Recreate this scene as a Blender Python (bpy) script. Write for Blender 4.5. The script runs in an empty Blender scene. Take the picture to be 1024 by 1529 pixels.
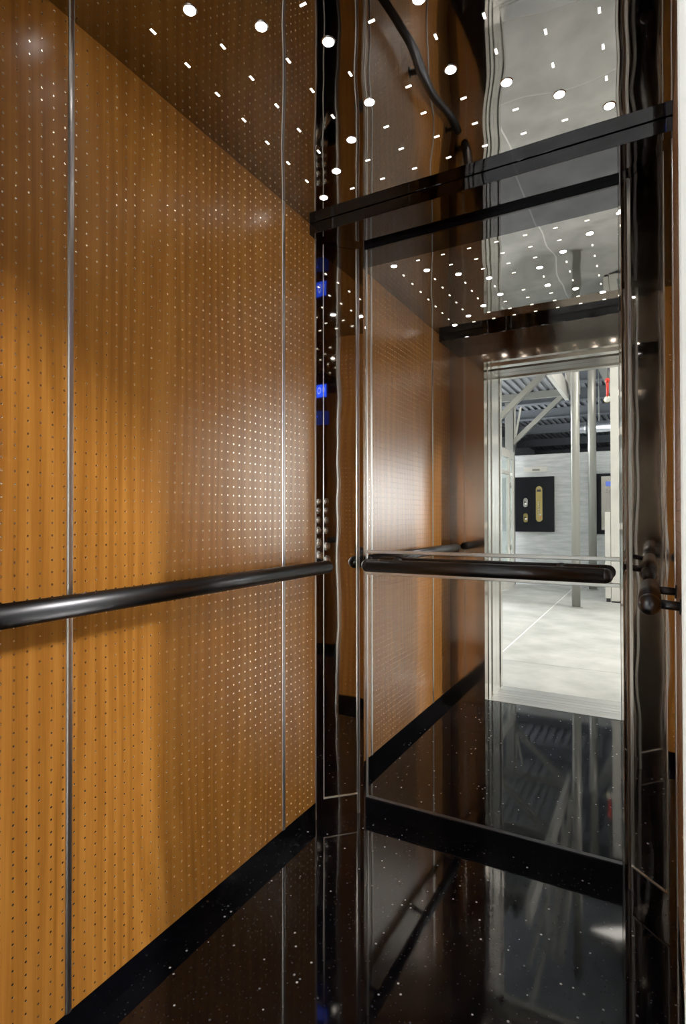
import bpy, bmesh, math, random
from mathutils import Matrix, Vector
random.seed(7)
sc = bpy.context.scene
COL = sc.collection

# ------------------------------------------------------------------ camera
CAM = Vector((1.1236, 0.0, 1.1425))
yaw, pit, rol = math.radians(28.837), math.radians(0.579), math.radians(-0.085)
F = Vector((-math.sin(yaw)*math.cos(pit), math.cos(yaw)*math.cos(pit), math.sin(pit)))
R0 = Vector((math.cos(yaw), math.sin(yaw), 0)); U0 = R0.cross(F)
Rv = R0*math.cos(rol) + U0*math.sin(rol); Uv = -R0*math.sin(rol) + U0*math.cos(rol)
cd = bpy.data.cameras.new('camera'); cam = bpy.data.objects.new('camera', cd); COL.objects.link(cam)
m = Matrix.Identity(4)
for i in range(3):
    m[i][0] = Rv[i]; m[i][1] = Uv[i]; m[i][2] = -F[i]; m[i][3] = CAM[i]
cam.matrix_world = m
cd.sensor_fit = 'VERTICAL'; cd.sensor_height = 36; cd.lens = 36*838.17/1529
cd.clip_start = 0.01; cd.clip_end = 100
sc.camera = cam

# ------------------------------------------------------------------ world, view
w = bpy.data.worlds.new('world'); sc.world = w; w.use_nodes = True
w.node_tree.nodes['Background'].inputs[0].default_value = (0.75, 0.85, 1.0, 1)
w.node_tree.nodes['Background'].inputs[1].default_value = 0.25
sc.view_settings.view_transform = 'Standard'; sc.view_settings.look = 'None'
sc.view_settings.gamma = 1; sc.view_settings.use_curve_mapping = False
sc.view_settings.exposure = 0.0
cy = sc.cycles
cy.max_bounces = 16; cy.glossy_bounces = 14; cy.diffuse_bounces = 4; cy.transmission_bounces = 8
cy.sample_clamp_indirect = 6; cy.blur_glossy = 0.3

# ------------------------------------------------------------------ lights of the showroom outside the lift
def area(name, loc, target, sx, sy, power, col=(1, .96, .9)):
    l = bpy.data.lights.new(name, 'AREA'); l.shape = 'RECTANGLE'; l.size = sx; l.size_y = sy
    l.energy = power; l.color = col
    o = bpy.data.objects.new(name, l); COL.objects.link(o); o.location = loc
    o.rotation_euler = (Vector(target)-Vector(loc)).to_track_quat('-Z', 'Y').to_euler()
    return o
LAMPS = [  # location, target, size, power
    ((3.5, -2.0, 3.8), (0.0, 1.0, 0.9), (.10, .60), 215),
    ((2.5, -3.1, 4.2), (0.3, 1.2, 0.8), (1.4, .9), 80),
    ((0.9, -2.2, 4.3), (0.9, -2.0, 0), (1.6, .8), 14),
    ((1.2, -4.6, 4.3), (0.2, -6.2, 0.8), (1.6, .8), 30),
    ((-2.6, -2.6, 4.3), (-2.2, -3.2, 0), (1.6, .8), 40),
]
for i, (lo, ta, sz, pw) in enumerate(LAMPS):
    area('showroom_lamp_light', lo, ta, sz[0], sz[1], pw)

# ------------------------------------------------------------------ materials
def mat(name, col=(.5, .5, .5), rough=.5, metal=0, spec=.5, emit=None, es=0, coat=0):
    mt = bpy.data.materials.new(name); mt.use_nodes = True
    b = mt.node_tree.nodes['Principled BSDF']
    b.inputs['Base Color'].default_value = (*col, 1); b.inputs['Roughness'].default_value = rough
    b.inputs['Metallic'].default_value = metal; b.inputs['Specular IOR Level'].default_value = spec
    b.inputs['Coat Weight'].default_value = coat
    if emit: b.inputs['Emission Color'].default_value = (*emit, 1); b.inputs['Emission Strength'].default_value = es
    return mt
def nodes(mt): return mt.node_tree.nodes, mt.node_tree.links, mt.node_tree.nodes['Principled BSDF']
def ramp(N, pts):
    r = N.new('ShaderNodeValToRGB'); e = r.color_ramp.elements
    while len(e) < len(pts): e.new(.5)
    for k, (p, c) in enumerate(pts): e[k].position = p; e[k].color = (*c, 1)
    return r
def coords(N, L, scale):
    t = N.new('ShaderNodeTexCoord'); mp = N.new('ShaderNodeMapping'); mp.inputs['Scale'].default_value = scale
    L.new(t.outputs['Object'], mp.inputs[0]); return mp
def noise(N, L, src, scale, detail=3, rough=.5, dist=0):
    n = N.new('ShaderNodeTexNoise'); n.inputs['Scale'].default_value = scale; n.inputs['Detail'].default_value = detail
    n.inputs['Roughness'].default_value = rough; n.inputs['Distortion'].default_value = dist
    L.new(src.outputs[0], n.inputs['Vector']); return n

def wood_mat():
    mt = mat('cherry_laminate', rough=.30, spec=.5); N, L, b = nodes(mt)
    mp = coords(N, L, (1, 1, .02)); n1 = noise(N, L, mp, 150, 5, .65)
    mp2 = coords(N, L, (1, 1, .11)); n2 = noise(N, L, mp2, 4.5, 3, .55)
    wv = N.new('ShaderNodeTexWave'); wv.wave_type = 'BANDS'; wv.bands_direction = 'Y'
    wv.inputs['Scale'].default_value = 7; wv.inputs['Distortion'].default_value = 16
    wv.inputs['Detail'].default_value = 2; wv.inputs['Detail Scale'].default_value = .7
    L.new(mp2.outputs[0], wv.inputs['Vector'])
    m1 = N.new('ShaderNodeMix'); m1.data_type = 'FLOAT'; m1.inputs[0].default_value = .22
    L.new(n1.outputs[0], m1.inputs[2]); L.new(wv.outputs['Fac'], m1.inputs[3])
    m2 = N.new('ShaderNodeMix'); m2.data_type = 'FLOAT'; m2.inputs[0].default_value = .3
    L.new(m1.outputs[0], m2.inputs[2]); L.new(n2.outputs[0], m2.inputs[3])
    r = ramp(N, [(.30, (.335, .128, .019)), (.5, (.47, .195, .033)), (.70, (.60, .272, .056))])
    L.new(m2.outputs[0], r.inputs[0]); L.new(r.outputs[0], b.inputs['Base Color'])
    return mt
def steel_mat(name, col, rough, wave=0.0, wscale=3.0):
    mt = mat(name, col, rough, 1); N, L, b = nodes(mt)
    mp = coords(N, L, (1, 1, 1))
    n = noise(N, L, mp, 9, 3)
    rr = N.new('ShaderNodeMapRange'); rr.inputs[3].default_value = max(0, rough-.015); rr.inputs[4].default_value = rough+.015
    L.new(n.outputs[0], rr.inputs[0]); L.new(rr.outputs[0], b.inputs['Roughness'])
    if wave:
        n2 = noise(N, L, mp, wscale, 1); bp = N.new('ShaderNodeBump'); bp.inputs['Strength'].default_value = 1
        bp.inputs['Distance'].default_value = wave; L.new(n2.outputs[0], bp.inputs['Height'])
        L.new(bp.outputs[0], b.inputs['Normal'])
    return mt
def granite_mat():
    mt = mat('black_granite', (.006, .006, .008), .045, 0, .5); N, L, b = nodes(mt)
    mp = coords(N, L, (1, 1, 1))
    v = N.new('ShaderNodeTexVoronoi'); v.inputs['Scale'].default_value = 42; L.new(mp.outputs[0], v.inputs['Vector'])
    v2 = N.new('ShaderNodeTexVoronoi'); v2.inputs['Scale'].default_value = 110; L.new(mp.outputs[0], v2.inputs['Vector'])
    def spots(vv, rad, keep):
        a = N.new('ShaderNodeMath'); a.operation = 'LESS_THAN'; a.inputs[1].default_value = rad
        L.new(vv.outputs['Distance'], a.inputs[0])
        s = N.new('ShaderNodeSeparateColor'); L.new(vv.outputs['Color'], s.inputs[0])
        k = N.new('ShaderNodeMath'); k.operation = 'GREATER_THAN'; k.inputs[1].default_value = keep
        L.new(s.outputs[0], k.inputs[0])
        mu = N.new('ShaderNodeMath'); mu.operation = 'MULTIPLY'; L.new(a.outputs[0], mu.inputs[0]); L.new(k.outputs[0], mu.inputs[1])
        mv = N.new('ShaderNodeMath'); mv.operation = 'MULTIPLY'; L.new(mu.outputs[0], mv.inputs[0]); L.new(s.outputs[1], mv.inputs[1])
        return mv
    a, c = spots(v, .13, .62), spots(v2, .22, .55)
    c2 = N.new('ShaderNodeMath'); c2.operation = 'MULTIPLY'; c2.inputs[1].default_value = .12; L.new(c.outputs[0], c2.inputs[0])
    ad = N.new('ShaderNodeMath'); ad.operation = 'ADD'; ad.use_clamp = True
    L.new(a.outputs[0], ad.inputs[0]); L.new(c2.outputs[0], ad.inputs[1])
    r = ramp(N, [(0, (.005, .005, .007)), (.3, (.10, .11, .13)), (1, (.85, .88, .95))])
    L.new(ad.outputs[0], r.inputs[0]); L.new(r.outputs[0], b.inputs['Base Color'])
    return mt
def mottled(name, c1, c2, scale, rough=.6, stretch=(1, 1, 1), spec=.4):
    mt = mat(name, c1, rough, 0, spec); N, L, b = nodes(mt)
    mp = coords(N, L, stretch); n = noise(N, L, mp, scale, 5, .6)
    r = ramp(N, [(.3, c1), (.7, c2)]); L.new(n.outputs[0], r.inputs[0]); L.new(r.outputs[0], b.inputs['Base Color'])
    return mt
M = dict(
    wood=wood_mat(),
    mirror=mat('silvered_mirror', (.80, .79, .76), 0.0, 1),
    ceil=steel_mat('polished_ceiling_steel', (.37, .36, .35), .02, .0045, 2.6),
    polish=steel_mat('polished_steel', (.62, .59, .55), .03, .0012, 4),
    chrome=mat('bright_chrome_trim', (.85, .83, .80), .28, 1),
    satin=steel_mat('satin_bronze_steel', (.55, .48, .42), .10),
    brushed=steel_mat('brushed_door_steel', (.78, .76, .72), .2),
    headmetal=steel_mat('brown_grey_header_steel', (.34, .31, .28), .2),  # darker brown-grey tone than the brushed door steel
    alu=steel_mat('sill_aluminium', (.86, .86, .85), .35),
    rail=steel_mat('dark_bronze_rail', (.10, .10, .108), .34),
    black=mat('black_base', (.004, .004, .006), .12, 0, .4),
    soffit=mat('gloss_black_soffit', (.095, .095, .105), .02, 1),
    granite=granite_mat(),
    stud=mat('perforation_metal', (.92, .82, .66), .2, 1),
    lamp=mat('lamp_white', (1, 1, 1), .5, emit=(1, .97, .95), es=23),
    slot=mat('slot_light', (1, 1, 1), .5, emit=(1, .93, .8), es=4),
    ring=mat('lamp_bezel', (.7, .7, .7), .15, 1),
    blue=mat('blue_display', (.0, .01, .2), .3, emit=(.02, .09, 1), es=1.6),
    glyph=mat('display_glyph', (.5, .5, .8), .3, emit=(.35, .4, 1), es=1.6),
    brass=mat('brass', (.36, .29, .12), .3, 1),
    nickel=mat('nickel', (.46, .45, .43), .25, 1),
    concrete=mottled('showroom_concrete', (.38, .39, .37), (.60, .60, .58), 2.6, .45),
    jointfill=mat('joint_filler', (.9, .9, .88), .7),
    plaster=mottled('white_brushed_plaster', (.42, .44, .455), (.64, .66, .67), 3.0, .7, (1, 1, 7)),
    board=mat('black_display_board', (.006, .007, .011), .5, 0, .2),
    white=mottled('white_painted_metal', (.60, .59, .555), (.68, .67, .63), 6, .45),
    pipe=mat('light_grey_painted_pipe', (.36, .36, .335), .3, .35),
    steelgrey=mat('grey_painted_steel', (.22, .225, .21), .5),
    deck=mat('galvanised_deck', (.22, .23, .25), .45, .3),
    roof=mat('dark_roof_deck', (.26, .28, .31), .6),
    purlin=mat('dark_purlin', (.10, .11, .125), .6),
    red=mat('red_paint', (.75, .05, .03), .4),
    dial=mat('gauge_dial', (.80, .80, .72), .4),
    dark=mat('dark_plastic', (.02, .02, .02), .4),
    daylight=mat('frosted_daylight_pane', (.8, .8, .8), .5, emit=(.93, .97, 1), es=23),
    duct=mat('silver_duct', (.6, .62, .66), .3, 1),
)
gl = mat('partition_glass', (.8, .88, .88), .03); gl.node_tree.nodes['Principled BSDF'].inputs['Transmission Weight'].default_value = .82
M['glass'] = gl

# ------------------------------------------------------------------ helpers
def tag(o, label=None, cat=None, group=None, kind=None):
    if label: o['label'] = label
    if cat: o['category'] = cat
    if group: o['group'] = group
    if kind: o['kind'] = kind
    return o
def link(name, me, material, parent=None, smooth=False):
    o = bpy.data.objects.new(name, me); COL.objects.link(o)
    if material is not None and not me.materials: me.materials.append(M[material] if isinstance(material, str) else material)
    if parent is not None:
        o.parent = parent; o.matrix_parent_inverse = parent.matrix_basis.inverted()
    if smooth:
        for p in me.polygons: p.use_smooth = True
    return o
def from_bm(name, bm, material, parent=None, smooth=False):
    me = bpy.data.meshes.new(name); bm.to_mesh(me); bm.free(); return link(name, me, material, parent, smooth)
def bm_box(bm, lo, hi, bevel=0):
    r = bmesh.ops.create_cube(bm, size=1)
    lo, hi = Vector(lo), Vector(hi); c = (lo+hi)/2; s = hi-lo
    for v in r['verts']: v.co = Vector((v.co.x*s.x, v.co.y*s.y, v.co.z*s.z))+c
    if bevel:
        es = list({e for v in r['verts'] for e in v.link_edges})
        bmesh.ops.bevel(bm, geom=es, offset=bevel, segments=2, affect='EDGES', profile=.6)
def box(name, lo, hi, material, parent=None, bevel=0):
    bm = bmesh.new(); bm_box(bm, lo, hi, bevel); return from_bm(name, bm, material, parent)
def empty(name, loc=(0, 0, 0)):
    o = bpy.data.objects.new(name, None); COL.objects.link(o); o.location = loc; o.empty_display_size = .1
    return o
def basis(a, b):
    d = (Vector(b)-Vector(a)).normalized()
    t = Vector((0, 0, 1)) if abs(d.z) < .9 else Vector((1, 0, 0))
    u = d.cross(t).normalized(); return d, u, d.cross(u).normalized()
def revolve(name, a, b, profile, material, parent=None, seg=24):
    """profile = [(distance along a->b, radius)]"""
    d, u, v = basis(a, b); a = Vector(a); vs = []; fs = []
    for (t, r) in profile:
        for k in range(seg):
            an = 2*math.pi*k/seg; vs.append(a+d*t+(u*math.cos(an)+v*math.sin(an))*r)
    n = len(profile)
    for i in range(n-1):
        for k in range(seg):
            k2 = (k+1) % seg; fs.append((i*seg+k, i*seg+k2, (i+1)*seg+k2, (i+1)*seg+k))
    fs.append(tuple(reversed(range(seg)))); fs.append(tuple(range((n-1)*seg, n*seg)))
    me = bpy.data.meshes.new(name); me.from_pydata(vs, [], fs); me.update()
    o = link(name, me, material, parent, True)
    return o
def tube(name, a, b, r, material, parent=None, seg=20):
    return revolve(name, a, b, [(0, r), ((Vector(b)-Vector(a)).length, r)], material, parent, seg)
def bar(name, a, b, wd, ht, material, parent=None):
    """rectangular bar between two points, ht along the upright direction of its section"""
    d, u, v = basis(a, b); a, b = Vector(a), Vector(b); vs = []
    for p in (a, b):
        for su, sv in ((-1, -1), (1, -1), (1, 1), (-1, 1)): vs.append(p+u*su*wd/2+v*sv*ht/2)
    me = bpy.data.meshes.new(name)
    me.from_pydata(vs, [], [(3, 2, 1, 0), (4, 5, 6, 7), (0, 1, 5, 4), (1, 2, 6, 5), (2, 3, 7, 6), (3, 0, 4, 7)]); me.update()
    return link(name, me, material, parent)
def prism(name, pts, z0, z1, material, parent=None):
    """plan polygon extruded upwards"""
    bm = bmesh.new(); vs = [bm.verts.new((x, y, z0)) for x, y in pts]; f = bm.faces.new(vs)
    r = bmesh.ops.extrude_face_region(bm, geom=[f])
    for v in r['geom']:
        if isinstance(v, bmesh.types.BMVert): v.co.z = z1
    bmesh.ops.recalc_face_normals(bm, faces=bm.faces)
    return from_bm(name, bm, material, parent)

W, D, H, YF, BASE = 1.18, 1.961, 2.25, 0.388, 0.0636
CH = 0.137                      # corner chamfer
SEAM1, SEAM2, SEAM0 = 0.793, 1.612, 0.512
CS = D-CH
DX0, DX1, DH = 0.215, 1.1376, 2.088     # door opening

# ------------------------------------------------------------------ the cab: floor
fl = prism('floor', [(-.02, YF-.005), (W+.02, YF-.005), (W+.02, D+.02), (-.02, D+.02)], -.05, 0, 'granite')
tag(fl, 'polished black granite lift floor with white flecks', 'floor', kind='structure')

# ------------------------------------------------------------------ perforated wood panels
PIT_Y, PIT_Z, ZROW = .027, .0263, 1.132
def rows(z0, z1):
    k0 = math.ceil((z0+.010-ZROW)/PIT_Z); k1 = math.floor((z1-.010-ZROW)/PIT_Z)
    return [ZROW+PIT_Z*k for k in range(k0, k1+1)]
def perforated(parent, x, sgn, y0, y1, ycols, z0, z1, thick=.012):
    """panel in the plane X=x facing sgn; every perforation is a real dimple with a metal cup"""
    zr = rows(z0, z1); hr = .0026; seg = 8
    vs, fs, cv, cf = [], [], [], []
    ye = [y0]+[(a+b)/2 for a, b in zip(ycols, ycols[1:])]+[y1]
    ze = [z0]+[(a+b)/2 for a, b in zip(zr, zr[1:])]+[z1]
    gi = {}
    def G(i, j):
        if (i, j) not in gi: gi[i, j] = len(vs); vs.append((x, ye[i], ze[j]))
        return gi[i, j]
    def add(f, lst): lst.append(f if sgn > 0 else tuple(reversed(f)))
    ang = [math.pi/4*k for k in range(seg)]
    for i, yc in enumerate(ycols):
        for j, zc in enumerate(zr):
            a, b, c, d = G(i, j), G(i+1, j), G(i+1, j+1), G(i, j+1)
            h0 = len(vs)
            for t in ang: vs.append((x, yc+hr*math.cos(t), zc+hr*math.sin(t)))
            h = [h0+k for k in range(seg)]      # 0 right 2 top 4 left 6 bottom
            for f in ((b, c, h[1], h[0], h[7]), (c, d, h[3], h[2], h[1]), (d, a, h[5], h[4], h[3]), (a, b, h[7], h[6], h[5])):
                add(f, fs)
            c0 = len(cv)
            for rr, dd in ((hr, 0.0), (hr*.9, .0007), (hr*.8, .0008)):
                for t in ang: cv.append((x-sgn*dd, yc+rr*math.cos(t), zc+rr*math.sin(t)))
            for ring in range(2):
                for k in range(seg):
                    k2 = (k+1) % seg
                    add((c0+ring*seg+k, c0+ring*seg+k2, c0+(ring+1)*seg+k2, c0+(ring+1)*seg+k), cf)
            add(tuple(c0+2*seg+k for k in range(seg)), cf)
    # edges and back
    n0 = len(vs); xb = x-sgn*thick
    vs += [(x, y0, z0), (x, y1, z0), (x, y1, z1), (x, y0, z1), (xb, y0, z0), (xb, y1, z0), (xb, y1, z1), (xb, y0, z1)]
    for f in ((0, 4, 5, 1), (1, 5, 6, 2), (2, 6, 7, 3), (3, 7, 4, 0), (4, 7, 6, 5)): add(tuple(n0+k for k in f), fs)
    me = bpy.data.meshes.new('wood_panel'); me.from_pydata(vs, [], fs); me.update()
    p = link('wood_panel', me, 'wood', parent)
    mc = bpy.data.meshes.new('perforations'); mc.from_pydata(cv, [], cf); mc.update()
    c = link('perforations', mc, 'stud', p); c['kind'] = 'stuff'
    return p
def seam(parent, x, sgn, y, z0, z1, wd=.016, name='metal_strip'):
    seg = 6; pts = []
    for k in range(seg+1):
        a = math.pi*k/seg; pts.append((x+sgn*.004*math.sin(a), y-wd/2*math.cos(a)))
    pts += [(x-sgn*.006, y+wd/2), (x-sgn*.006, y-wd/2)]
    return prism(name, pts, z0, z1, 'chrome', parent)

# ---- left wall
wl = box('wall_left', (-.06, YF-.03, 0), (-.012, D, H+.02), 'black')
tag(wl, 'wood panelled lift wall with rows of small shiny perforations', 'wall', kind='structure')
g = .0078; YC = .475
cols = lambda a, n: [a+PIT_Y*k for k in range(n)]
perforated(wl, 0, 1, SEAM2+g, CS-.004, cols(1.631, 7), BASE, H)
perforated(wl, 0, 1, SEAM1+g, SEAM2-g, cols(.8065, 30), BASE, H)
c0 = cols(.779-PIT_Y*10, 11)
perforated(wl, 0, 1, YC, SEAM1-g, c0, BASE, H)
for y in (SEAM1, SEAM2): seam(wl, 0, 1, y, BASE, H)
seam(wl, 0, 1, CS, 0, H, .010)
bb = box('baseboard_left', (-.012, YC, 0), (.0015, CS, BASE), 'black'); tag(bb, 'low black baseboard under the wood panelled wall', 'baseboard', kind='structure')

# ---- right wall: polished steel return panel with the controls, then wood
SPL = 1.262
wr = box('wall_right', (W+.012, YF-.03, 0), (W+.06, D, H+.02), 'black')
tag(wr, 'lift wall part polished steel and part wood beside the control buttons', 'wall', kind='structure')
box('steel_panel', (W, YF, 0), (W+.012, SPL-.012, H), 'polish', wr)
perforated(wr, W, -1, SPL+.012, CS-.004, cols(SPL+.028, 20), BASE, H)
seam(wr, W, -1, SPL, 0, H, .024, 'metal_strip')
seam(wr, W, -1, CS, 0, H, .010)
bb = box('baseboard_right', (W-.0015, SPL+.012, 0), (W+.012, CS, BASE), 'black'); tag(bb, 'black baseboard below the short wood panel beside the controls', 'baseboard', kind='structure')

# ---- chamfered corners
def corner(name, x0, y0, x1, y1, label):
    """steel corner column from (x0,y0) on the side wall to (x1,y1) on the mirror wall"""
    a, b = Vector((x0, y0, 0)), Vector((x1, y1, 0)); t = (b-a).normalized(); L_ = (b-a).length
    n = Vector((t.y, -t.x, 0)); n = n if n.y < 0 else -n      # towards the cab
    def pl(s0, s1, d0, d1): return [((a+t*s0+n*d0).x, (a+t*s0+n*d0).y), ((a+t*s1+n*d0).x, (a+t*s1+n*d0).y), ((a+t*s1+n*d1).x, (a+t*s1+n*d1).y), ((a+t*s0+n*d1).x, (a+t*s0+n*d1).y)]
    root = prism(name, pl(0, L_, -.02, -.004), 0, H, 'black'); tag(root, label, 'corner column', kind='structure')
    prism('inner_panel', pl(.032, L_-.028, -.004, -.0015), .075, H-.06, 'polish', root)
    prism('stile', pl(0, .03, -.004, .002), 0, H, 'polish', root)
    prism('stile', pl(L_-.018, L_, -.004, .002), 0, H, 'polish', root)
    prism('rail_plate', pl(.03, L_-.018, -.004, .001), 0, .072, 'polish', root)
    prism('rail_plate', pl(.03, L_-.018, -.004, .001), H-.058, H, 'polish', root)
    prism('edge_bead', pl(.0295, .0325, -.003, .0035), .072, H-.058, 'chrome', root)
    prism('edge_bead', pl(L_-.030, L_-.026, -.003, .0045), 0, H-.058, 'chrome', root)
    prism('edge_bead', pl(L_-.023, L_-.019, -.003, .0045), 0, H-.058, 'chrome', root)
    prism('edge_bead', pl(.0325, L_-.030, -.003, .0025), .072, .0755, 'chrome', root)
    return root
corner('wall_corner_left', 0, CS, CH, D, 'polished steel corner column between the wood wall and the mirror')
corner('wall_corner_right', W, CS, W-CH, D, 'polished steel corner column beside the short handrail with the ball end')

# ---- mirrored back wall
wb = box('wall_back', (CH-.02, D+.006, 0), (W-CH+.02, D+.05, H+.02), 'black')
tag(wb, 'lift wall covered by a large framed mirror', 'wall', kind='structure')
ML, MR = CH+.010, W-CH-.008
box('mirror_pane', (ML, D, BASE), (MR, D+.006, .922), 'mirror', wb)
box('mirror_pane', (ML, D, .935), (MR, D+.006, 1.004), 'mirror', wb)
box('mirror_pane', (ML, D, 1.017), (MR, D+.006, H), 'mirror', wb)
for z in (.9285, 1.0105): box('metal_strip', (ML, D-.006, z-.0065), (MR, D+.006, z+.0065), 'chrome', wb, .002)
box('mirror_frame', (CH-.001, D-.004, 0), (ML, D+.006, H), 'polish', wb, .0015)
box('mirror_frame', (MR, D-.004, 0), (W-CH+.001, D+.006, H), 'polish', wb, .0015)
box('bead', (ML+.001, D-.003, BASE), (ML+.006, D+.001, H), 'chrome', wb, .001)
bb = box('baseboard_back', (ML, D-.008, 0), (MR, D+.006, BASE), 'black'); tag(bb, 'black baseboard under the mirror', 'baseboard', kind='structure')
box('edge_strip', (ML, D-.0085, BASE-.003), (MR, D, BASE+.0005), 'rail', bb)

# ---- ceiling, hanging beams
ce = box('ceiling', (-.02, YF-.03, H), (W+.02, D+.02, H+.03), 'ceil'); tag(ce, 'mirror polished steel lift ceiling dotted with little lights', 'ceiling', kind='structure')
t1 = box('trim_1', (0, 1.783, 2.208), (W, D, 2.2475), 'soffit', None, .0006); tag(t1, 'glossy black soffit under the ceiling above the mirror', 'trim', kind='structure')
box('shadow_gap', (0, 1.788, 2.2475), (W, D, H), 'black', t1)
box('top_strip', (ML-.004, D-.0045, 2.189), (MR+.004, D+.001, 2.208), 'black', t1)
t2 = box('trim_2', (0, YC, 2.208), (W, .671, 2.2475), 'soffit', None, .0006); tag(t2, 'glossy black soffit under the ceiling near the lift doorway', 'trim', kind='structure')
box('shadow_gap', (0, YC, 2.2475), (W, .666, H), 'black', t2)

# ---- front wall and doorway
wf = box('wall_front', (0, YF-.03, DH+.012), (W, YF-.004, H), 'black'); tag(wf, 'steel faced wall around the open lift doorway', 'wall', kind='structure')
box('header_panel', (0, YF+.004, DH+.012), (W, YC, H), 'satin', wf)
box('return_panel', (0, YF-.03, 0), (DX0+.004, YC, DH+.012), 'satin', wf)
box('landing_face', (-4.3, .05, 0), (DX0-.02, .10, 4.7), 'white', wf)
box('landing_face', (DX1+.035, .05, 0), (7, .10, 4.7), 'white', wf)
box('landing_face', (DX0-.02, .05, DH+.05), (DX1+.035, .10, 4.7), 'white', wf)
dr = empty('door_1', (DX0, YF, 0)); tag(dr, 'open lift doorway with bright steel jambs and grooved metal sill', 'doorway', kind='structure')
# left jamb: stepped bright steel profile
for (x0, x1, y0, y1) in ((DX0-.004, DX0+.008, .335, YF+.003), (DX0-.006, DX0+.002, .30, .335), (DX0-.004, DX0+.010, .225, .30), (DX0-.010, DX0+.0, .205, .225), (DX0-.004, DX0+.006, .09, .205), (DX0-.020, DX0+.012, .04, .09)):
    box('jamb', (x0, y0, 0), (x1, y1, DH+.012), 'brushed', dr, .001)
# right jamb: rounded nosing
pts = []
for k in range(13):
    a = math.pi*(.5+k/12); pts.append((DX1+.022+.022*math.cos(a), .362+.026*math.sin(a)))
pts = pts+[(W, .336), (W, .388)]
prism('jamb', pts, 0, DH+.012, 'white', dr)
box('jamb', (DX1+.020, .04, 0), (DX1+.045, .336, DH+.012), 'brushed', dr, .001)
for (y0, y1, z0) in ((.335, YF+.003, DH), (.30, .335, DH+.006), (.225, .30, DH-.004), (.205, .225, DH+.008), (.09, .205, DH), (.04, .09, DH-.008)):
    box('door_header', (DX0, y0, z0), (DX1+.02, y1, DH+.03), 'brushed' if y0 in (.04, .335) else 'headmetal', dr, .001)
for (y0, y1) in ((.345, .393), (.318, .340), (.296, .312), (.256, .290), (.20, .25), (.165, .194), (.145, .160), (.06, .14)):
    box('sill_bar', (DX0-.003, y0, -.03), (DX1+.025, y1, .002), 'alu', dr, .001)
box('sill_base', (DX0-.003, .06, -.05), (DX1+.025, .393, -.012), 'alu', dr)

# ------------------------------------------------------------------ ceiling lights: rings of slots with round lamps on the diagonals
GX, GY, PX, PY = .5826, 1.2263, .1117, .1082
def round_lamp():
    t = empty('ceiling_downlight', (0, 0, 0))
    r = revolve('bezel', (0, 0, 0), (0, 0, -1), [(0, .0165), (.0012, .0160), (.0016, .0138)], 'ring', t, 20)
    l = revolve('lens', (0, 0, 0), (0, 0, -1), [(0, .0132), (.0022, .0128), (.003, .010)], 'lamp', t, 20)
    return t
def slot_lamp():
    t = empty('ceiling_slot_light', (0, 0, 0))
    box('frame', (-.0085, -.0036, -.0008), (.0085, .0036, 0), 'ring', t)
    box('lens', (-.0074, -.0025, -.0016), (.0074, .0025, -.0004), 'slot', t)
    return t
def copy_tree(o, parent=None):
    c = o.copy(); COL.objects.link(c)
    if parent is not None: c.parent = parent; c.matrix_parent_inverse = o.matrix_parent_inverse.copy()
    for ch in [x for x in bpy.data.objects if x.parent == o]: copy_tree(ch, c)
    return c
RING = {1: 'innermost', 2: 'second', 3: 'third', 4: 'outermost'}
pr, ps = round_lamp(), slot_lamp(); ur = us = False
for i in range(-4, 5):
    for j in range(-4, 5):
        if i == 0 and j == 0: continue
        p = (GX+i*PX, GY+j*PY, H)
        if abs(i) == abs(j):
            o = pr if not ur else copy_tree(pr); ur = True
            tag(o, 'round white downlight of the %s light ring, corner toward the %s and the %s' % (RING[abs(i)], 'wood wall' if i < 0 else 'control wall', 'doorway' if j < 0 else 'mirror'), 'downlight', 'round downlights on the ceiling diagonals')
        else:
            o = ps if not us else copy_tree(ps); us = True
            side = ('wood wall' if i < 0 else 'control wall') if abs(i) > abs(j) else ('doorway' if j < 0 else 'mirror')
            tag(o, 'tiny ceiling light slot of the %s light ring, on its side along the %s' % (RING[max(abs(i), abs(j))], side), 'slot light', 'light slots between the round downlights')
            o.rotation_euler = (0, 0, math.pi/2 if abs(i) > abs(j) else 0)
        o.location = p

# ------------------------------------------------------------------ handrails
RR, RZ = .0240, .960
def handrail(a, b, wallpt, brackets, label):
    """a,b axis end points; wallpt(point) -> point on wall"""
    t = empty('handrail', a); tag(t, label, 'handrail')
    a, b = Vector(a), Vector(b); d = (b-a).normalized(); L_ = (b-a).length; cap = .026
    revolve('bar', a+d*cap, b-d*cap, [(0, RR), (L_-2*cap, RR)], 'rail', t, 32)
    for p, s in ((a, 1), (b, -1)):
        prof = [(cap+.0004, RR*.99)]+[(cap-RR*math.sin(k*math.pi/20)*1.06, max(.0008, RR*math.cos(k*math.pi/20))) for k in range(0, 11)]
        revolve('end_cap', p, p+d*s, prof, 'rail', t, 32)
    for s in brackets:
        p = a+d*s; q = wallpt(p); n = (q-p).normalized()
        st = tube('bracket', p+n*(RR*.7), q, .0105, 'rail', t, 16)
        revolve('mounting_disc', q-n*.004, q, [(0, .017), (.003, .019), (.004, .019)], 'rail', st, 20)
    return t
XR = .068
handrail((XR, .53, RZ), (XR, 1.815, RZ), lambda p: Vector((0.0005, p.y, p.z-.012)), (.06, .56, 1.13), 'long dark bronze handrail on the perforated wood wall')
handrail((.162, D-.068, .963), (W-.160, D-.068, .963), lambda p: Vector((p.x, D-.001, p.z+.012)), (.12, .70), 'dark bronze handrail across the mirror between two bright strips')
handrail((W-.063, 1.405, .948), (W-.063, 1.81, .948), lambda p: Vector((W-.0005, p.y, p.z-.004)), (.05, .33), 'short dark bronze handrail stub with ball end beside the corner column')

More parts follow.
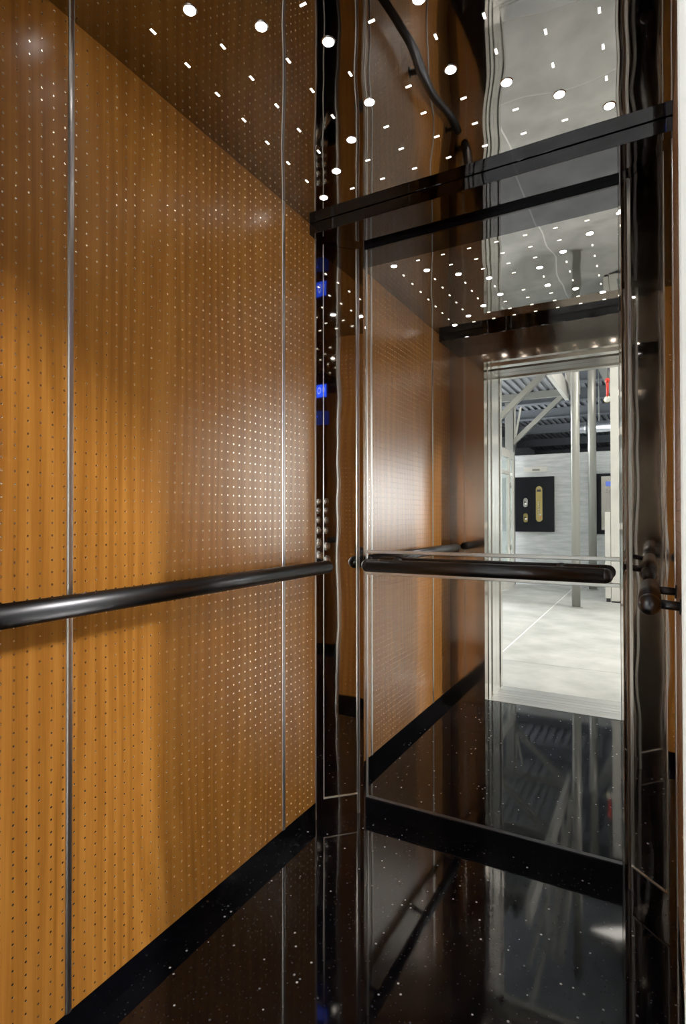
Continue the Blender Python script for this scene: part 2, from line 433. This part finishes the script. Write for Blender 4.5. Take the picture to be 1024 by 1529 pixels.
# ------------------------------------------------------------------ car controls on the polished panel (seen in the corner column)
cp = empty('control_panel', (W, 1.13, 0)); tag(cp, 'lift control panel with blue lit displays and round buttons on polished steel', 'control panel')
box('display', (W-.004, 1.06, 1.893), (W, 1.178, 1.966), 'blue', cp, .0008)
def ringglyph(yc, zc, ry, rz, parent):
    vs, fs = [], []; n = 20
    for k in range(n):
        a = 2*math.pi*k/n
        for s in (1, .72): vs.append((W-.0046, yc+ry*s*math.cos(a), zc+rz*s*math.sin(a)))
    for k in range(n):
        k2 = (k+1) % n; fs.append((2*k, 2*k+1, 2*k2+1, 2*k2))
    me = bpy.data.meshes.new('glyph'); me.from_pydata(vs, [], fs); return link('glyph', me, 'glyph', parent)
dsp = [c for c in bpy.data.objects if c.parent == cp][0]
ringglyph(1.128, 1.931, .013, .020, dsp); ringglyph(1.162, 1.934, .008, .017, dsp)
box('screen', (W-.003, 1.07, 1.725), (W, 1.19, 1.815), mat('dim_screen', (.01, .012, .03), .2, emit=(.01, .03, .35), es=.25), cp, .0008)
box('indicator', (W-.004, 1.105, 1.775), (W-.002, 1.113, 1.783), 'blue', cp)
for r_ in range(4):
    for c_ in range(2):
        y, z = 1.118+.055*c_, 1.245-.062*r_
        bt = revolve('button', (W, y, z), (W-1, y, z), [(0, .021), (.003, .020), (.004, .015)], 'nickel', cp, 20)
        revolve('button_cap', (W-.004, y, z), (W-1, y, z), [(0, .011), (.002, .010), (.003, .006)], 'chrome', bt, 16)
for (y, z, r) in ((1.12, .985, .03), (1.178, .965, .026), (1.125, .905, .034), (1.182, .885, .024)):
    k = revolve('key_switch', (W, y, z), (W-1, y, z), [(0, r), (.003, r*.96), (.005, r*.7)], 'nickel', cp, 20)
    revolve('key_barrel', (W-.005, y, z), (W-1, y, z), [(0, r*.45), (.003, r*.42), (.004, r*.3)], 'chrome', k, 14)

# ================================================================== the showroom outside
lf = box('floor_showroom', (-4.6, -34, -.10), (7, .06, -.002), 'jointfill'); tag(lf, 'pale grey concrete showroom floor beyond the doorway', 'floor', kind='structure')
xs = [-4.6, -3.2, 0, 3.2, 7]; ysl = [-34, -20, -12, -6.02, -.66, .055]
for i in range(4):
    for j in range(5):
        box('floor_slab', (xs[i]+.007, ysl[j]+.004, -.05), (xs[i+1]-.007, ysl[j+1]-.004, 0), 'concrete', lf)
YW = -6.018
wp = box('wall_showroom', (-2.3, YW-.15, 0), (6, YW, 2.21), 'plaster'); tag(wp, 'low white partition wall carrying the black button boards', 'wall', kind='structure')
wf2 = box('wall_far', (-7, -34.2, 0), (7, -34, 5), 'purlin'); tag(wf2, 'dark far wall of the hall behind the partition', 'wall', kind='structure')
o = box('wall_hall_right', (7.0, -34, 0), (7.1, .05, 4.72), 'plaster'); tag(o, 'plain pale side wall of the showroom hall past the white door frame', 'wall', kind='structure')
HX = -4.3
hl = empty('wall_hall_left', (HX, -10, 0)); tag(hl, 'pale side wall of the hall with a tall daylight window and an added one', 'wall', kind='structure')
WINS = [(-7.7, -3.7, .6, 3.5), (-15, -11.5, 1.2, 3.4)]  # second entry is an unseen window added to light the far roof
ye = .05
for (y0, y1, z0, z1) in sorted(WINS, key=lambda q: -q[1]):
    box('wall_piece', (HX-.12, y1, 0), (HX, ye, 4.72), 'plaster', hl)
    box('wall_piece', (HX-.12, y0, 0), (HX, y1, z0), 'plaster', hl); box('wall_piece', (HX-.12, y0, z1), (HX, y1, 4.72), 'plaster', hl)
    ye = y0
box('wall_piece', (HX-.12, -34, 0), (HX, ye, 4.72), 'plaster', hl)
for n, (y0, y1, z0, z1) in enumerate(WINS):
    wn = empty('window_%d' % (n+1), (HX, (y0+y1)/2, z0)); tag(wn, ['tall frosted daylight window in the hall wall beside the platform', 'unseen glowing window added behind the partition to brighten the roof'][n], 'window', kind='structure')
    for y in (y0, (y0+y1)/2-.03, y1-.06): box('mullion', (HX-.09, y, z0), (HX-.02, y+.06, z1), 'white', wn)
    for z in (z0, z1-.06): box('window_rail', (HX-.09, y0, z), (HX-.02, y1, z+.06), 'white', wn)
    box('pane', (HX-.07, y0+.06, z0+.06), (HX-.06, (y0+y1)/2-.03, z1-.06), 'daylight', wn)
    box('pane', (HX-.07, (y0+y1)/2+.03, z0+.06), (HX-.06, y1-.06, z1-.06), 'daylight', wn)

# bright frosted window in the partition, right of the doorway's axis
wn = empty('window_3', (3.7, YW, .9)); tag(wn, 'low frosted daylight window in the white partition wall', 'window', kind='structure')
for x in (2.95, 3.64, 4.34): box('mullion', (x, YW, .85), (x+.06, YW+.05, 2.16), 'white', wn)
for z in (.85, 2.10): box('window_rail', (2.95, YW, z), (4.40, YW+.05, z+.06), 'white', wn)
for x in (3.01, 3.70): box('pane', (x, YW, .91), (x+.63, YW+.02, 2.10), 'daylight', wn)

# roof: ribbed deck and purlins
rf = box('ceiling_showroom', (-7, -34, 4.72), (7, .05, 4.80), 'roof'); tag(rf, 'dark ribbed metal roof deck of the hall', 'ceiling', kind='structure')
bm = bmesh.new()
for k in range(70):
    x = -6.9+.2*k; bm_box(bm, (x, -33.9, 4.66), (x+.09, -5.5, 4.72))
rb = from_bm('deck_rib', bm, 'deck', rf); rb['kind'] = 'stuff'
for y in (-6.6, -8.3, -10.4, -12.6, -15.2, -18.5, -22.5, -27):
    p = box('purlin', (-7, y-.06, 4.36), (7, y+.06, 4.66), 'purlin', rf)
    box('purlin_flange', (-7, y-.14, 4.34), (7, y+.14, 4.37), 'purlin', rf)
bar('roof_brace', (.15, -9.2, 4.5), (1.05, -9.2, 2.2), .16, .16, 'steelgrey', rf)

# pipe columns
def pipe_column(x, y, r, label):
    t = empty('pipe_column', (x, y, 0)); tag(t, label, 'column')
    tube('shaft', (x, y, .0), (x, y, 4.66), r, 'pipe', t, 28)
    revolve('base_ring', (x, y, 0), (x, y, 1), [(0, r*1.45), (.008, r*1.45), (.012, r*1.02)], 'pipe', t, 28)
    return t
pipe_column(.272, -3.75, .052, 'slim grey pipe column standing free on the concrete floor')
pipe_column(.300, -5.72, .060, 'grey pipe column close to the white partition beside the black board')

# white framed door post with a pedestal
wd = empty('white_door_frame', (.68, -4.5, 0)); tag(wd, 'tall white metal frame with glass lights beside the pipe columns', 'door frame')
box('post', (.636, -4.55, 0), (.735, -4.45, 3.4), 'white', wd, .004)
box('post', (1.55, -4.55, 0), (1.65, -4.45, 3.4), 'white', wd, .004)
for z0, z1 in ((.02, .16), (.98, 1.06), (2.24, 2.34), (2.78, 2.86), (3.3, 3.4)):
    box('cross_rail', (.735, -4.54, z0), (1.55, -4.46, z1), 'white', wd, .003)
for z0, z1 in ((.16, .98), (1.06, 2.24), (2.34, 2.78), (2.86, 3.3)):
    box('pane', (.735, -4.505, z0), (1.55, -4.495, z1), 'glass', wd)
tube('latch', (.76, -4.44, 1.56), (.76, -4.40, 1.56), .022, 'nickel', wd, 14)
box('threshold', (.64, -4.60, 0), (1.65, -4.42, .015), 'dark', wd)
pd = empty('pedestal', (.60, -4.50, 0)); tag(pd, 'narrow white pedestal box leaning against the tall white frame', 'pedestal')
box('case', (.562, -4.56, .05), (.630, -4.44, 1.215), 'white', pd, .004)
box('foot', (.575, -4.55, 0), (.622, -4.45, .05), 'dark', pd)

# glazed partition on the left
GXL = -.92
gp = empty('glazed_partition', (GXL, -5, 0)); tag(gp, 'white framed glass partition under the steel platform', 'partition')
GY0, GY1, GZ = -5.68, -3.9, 2.23
for y in (GY0, -5.36, -4.62, GY1):
    box('upright', (GXL-.03, y, 0), (GXL+.03, y+.065, GZ), 'white', gp, .003)
box('top_rail', (GXL-.032, GY0, GZ-.13), (GXL+.032, GY1+.06, GZ), 'white', gp, .003)
for z0, z1 in ((.02, .14), (1.83, 1.88)):
    for y0, y1 in ((GY0+.065, -5.36), (-5.295, -4.62), (-4.555, GY1)):
        if z0 > 1 and y0 < -5.4: continue
        box('cross_rail', (GXL-.03, y0, z0), (GXL+.03, y1, z1), 'white', gp, .003)
for y0, y1 in ((GY0+.065, -5.36), (-5.295, -4.62), (-4.555, GY1)):
    for z0, z1 in ((.14, 1.83), (1.88, GZ-.13)):
        box('pane', (GXL-.005, y0, z0), (GXL+.005, y1, z1), 'glass', gp)
tube('hinge', (GXL+.04, -5.33, 1.62), (GXL+.04, -5.33, 1.70), .012, 'nickel', gp, 12)
tube('hinge', (GXL+.04, -5.33, .62), (GXL+.04, -5.33, .70), .012, 'nickel', gp, 12)

# steel platform with diagonal braces
PZ, PX1 = 3.20, -.109
pf = empty('steel_platform', (GXL, -5, PZ)); tag(pf, 'grey steel platform with diagonal braces and ribbed underside', 'platform')
bm = bmesh.new()
x = -1.88
while x < PX1-.12:
    bm_box(bm, (x, -6.0, PZ+.03), (x+.06, -2.5, PZ+.05)); bm_box(bm, (x+.06, -6.0, PZ+.05), (x+.12, -2.5, PZ+.11)); x += .12
dk = from_bm('deck_sheet', bm, 'deck', pf); dk['kind'] = 'stuff'
for y in (-5.8, -4.12, -2.7):
    box('cross_beam', (-1.9, y-.04, PZ-.08), (PX1, y+.04, PZ+.03), 'steelgrey', pf)
box('fascia', (PX1-.02, -6.0, PZ-.12), (PX1+.04, -2.5, PZ+.14), 'white', pf, .004)
box('fascia', (-1.92, -6.0, PZ-.12), (-1.88, -2.5, PZ+.14), 'white', pf, .004)
for y in (-5.8, -4.12):
    bar('brace', (GXL-.02, y, 2.40), (PX1-.02, y, PZ-.06), .075, .075, 'pipe', pf)
box('support_post', (GXL-.13, -5.88, 0), (GXL+.0, -5.72, PZ-.12), 'steelgrey', pf)
box('hanger', (GXL+.005, -5.80, 2.40), (GXL+.035, -5.77, 3.08), 'white', pf)
bar('hanger', (GXL+.02, -5.78, 2.45), (GXL+.12, -5.78, 3.0), .03, .03, 'white', pf)
for y in (-5.9, -5.2, -4.5, -3.8):
    box('guard_post', (PX1-.005, y, PZ+.14), (PX1+.035, y+.04, PZ+1.1), 'white', pf, .003)
for z in (PZ+.55, PZ+1.08):
    box('guard_rail', (PX1-.005, -6.0, z), (PX1+.035, -2.5, z+.04), 'white', pf, .003)
bar('stair_stringer', (PX1+.10, -5.9, PZ+.0), (PX1+.10, -3.6, PZ+1.2), .05, .16, 'white', pf)
bar('stair_stringer', (PX1+.20, -5.9, PZ+.0), (PX1+.20, -3.6, PZ+1.2), .05, .16, 'white', pf)

# black display boards with entry plates
def pill(name, x, z, wd, ht, y, th, material, parent):
    r = wd/2; pts = []
    for k in range(9): a = math.pi*k/8; pts.append((x+r*math.cos(a), z+ht/2-r+r*math.sin(a)))
    for k in range(9): a = math.pi+math.pi*k/8; pts.append((x+r*math.cos(a), z-ht/2+r+r*math.sin(a)))
    vs = [(px, y, pz) for px, pz in pts]+[(px, y+th, pz) for px, pz in pts]; n = len(pts)
    fs = [tuple(range(n)), tuple(reversed(range(n, 2*n)))]+[(k, n+k, n+(k+1) % n, (k+1) % n) for k in range(n)]
    me = bpy.data.meshes.new(name); me.from_pydata(vs, [], fs); me.update(); return link(name, me, material, parent)
b1 = empty('display_board', (-.633, YW, 1.37)); tag(b1, 'black display board with two small oval plates and one long brass plate', 'display board')
box('backboard', (-.96, YW, .90), (-.307, YW+.05, 1.83), 'board', b1, .003); yb = YW+.05
def dot(name, x, z, r, y, material, parent): return tube(name, (x, y, z), (x, y+.008, z), r, material, parent, 12)
pl_ = pill('long_plate', -.545, 1.37, .105, .60, yb, .006, 'brass', b1)
box('screen', (-.578, yb+.006, 1.575), (-.515, yb+.010, 1.612), 'dark', pl_)
dot('speaker', -.545, 1.635, .012, yb+.006, 'nickel', pl_)
for dx in (-.025, .025): dot('button', -.545+dx, 1.455, .010, yb+.006, 'brass', pl_)
for k in range(6): dot('button', -.545, 1.40-.043*k, .011, yb+.006, 'nickel', pl_)
for k in range(2): dot('button', -.520, 1.185-.043*k, .011, yb+.006, 'red' if k else 'nickel', pl_)
for z, mm in ((1.395, 'nickel'), (1.135, 'brass')):
    q = pill('oval_plate', -.767, z, .072, .155, yb, .006, mm, b1)
    dot('button', -.775, z+.005, .014, yb+.006, 'dark', q); dot('button', -.755, z-.020, .016, yb+.006, 'chrome', q)
b2 = empty('display_board', (.62, YW, 1.36)); tag(b2, 'black display board with a steel keypad plate and blue screen', 'display board')
box('backboard', (.304, YW, .875), (.96, YW+.05, 1.845), 'board', b2, .003)
pl2 = box('keypad_plate', (.41, yb, .94), (.66, yb+.008, 1.80), 'nickel', b2, .002)
box('screen', (.475, yb+.008, 1.64), (.58, yb+.012, 1.715), mat('blue_screen', (.05, .08, .3), .3, emit=(.10, .17, .6), es=1.0), pl2)
dot('speaker', .53, 1.765, .012, yb+.008, 'white', pl2)
for r_ in range(2):
    for c_ in range(3): dot('button', .485+.045*c_, 1.58-.035*r_, .012, yb+.008, 'nickel', pl2)
for r_ in range(5):
    for c_ in range(3): dot('button', .475+.05*c_, 1.17-.045*r_, .014, yb+.008, 'chrome', pl2)
sg = box('wall_sign', (-.80, YW, 1.915), (-.42, YW+.012, 2.0), 'white'); tag(sg, 'small white sign plate on the wall above the black board', 'sign')
box('printed_strip', (-.66, YW+.012, 1.935), (-.54, YW+.0135, 1.965), 'steelgrey', sg)

# red valve rod with round gauge hanging from the roof
gg = empty('pressure_gauge', (.57, -5.0, 2.83)); tag(gg, 'red hanging rod with round pale gauge near the white frame', 'gauge')
tube('rod', (.57, -5.0, 2.88), (.57, -5.0, 3.12), .018, 'red', gg, 14)
revolve('valve_head', (.57, -5.0, 3.09), (.57, -5.0, 4), [(0, .018), (.01, .030), (.05, .030), (.06, .016)], 'red', gg, 14)
tube('dial', (.57, -5.03, 2.845), (.57, -4.985, 2.845), .045, 'dial', gg, 24)
tube('dial_rim', (.57, -5.035, 2.845), (.57, -4.990, 2.845), .050, 'brass', gg, 24)
tube('hanger_pipe', (.57, -5.0, 3.15), (.57, -5.0, 4.66), .010, 'steelgrey', gg, 10)
dc = empty('ventilation_duct', (.6, -8.0, 3.4)); tag(dc, 'bright silver duct under the dark roof behind the partition', 'duct')
tube('duct_pipe', (-.4, -9.8, 3.16), (2.0, -9.8, 3.16), .12, 'duct', dc, 20)
for x in (-.2, .4, 1.0, 1.6): tube('collar', (x, -9.8, 3.16), (x+.05, -9.8, 3.16), .135, 'duct', dc, 20)
for x in (0.1, 1.3): tube('strap', (x, -9.8, 3.27), (x, -9.8, 4.66), .01, 'steelgrey', dc, 8)

# lamp housings over the showroom lights
for i, (lo, ta, sz, pw) in enumerate(LAMPS):
    d = (Vector(ta)-Vector(lo)).normalized(); q = d.to_track_quat('-Z', 'Y').to_matrix().to_4x4(); q.translation = Vector(lo)
    words_ = ['square', 'wide angled', 'long', 'long', 'long'][i]; where = ['at the right of the doorway', 'in front of the white frame', 'above the doorway floor', 'above the pipe columns', 'left of the doorway'][i]
    t = empty('high_bay_lamp', lo); tag(t, '%s grey showroom lamp hanging %s' % (words_, where), 'lamp')
    sx, sy = sz[0]/2+.04, sz[1]/2+.04
    hb = box('housing', (-sx, -sy, .02), (sx, sy, .12), 'steelgrey'); hb.matrix_world = q; hb.parent = t; hb.matrix_parent_inverse = Matrix.Translation(Vector(lo)).inverted()
    tube('cord', (lo[0], lo[1], lo[2]+.05), (lo[0], lo[1], 4.66), .012, 'dark', t, 8)
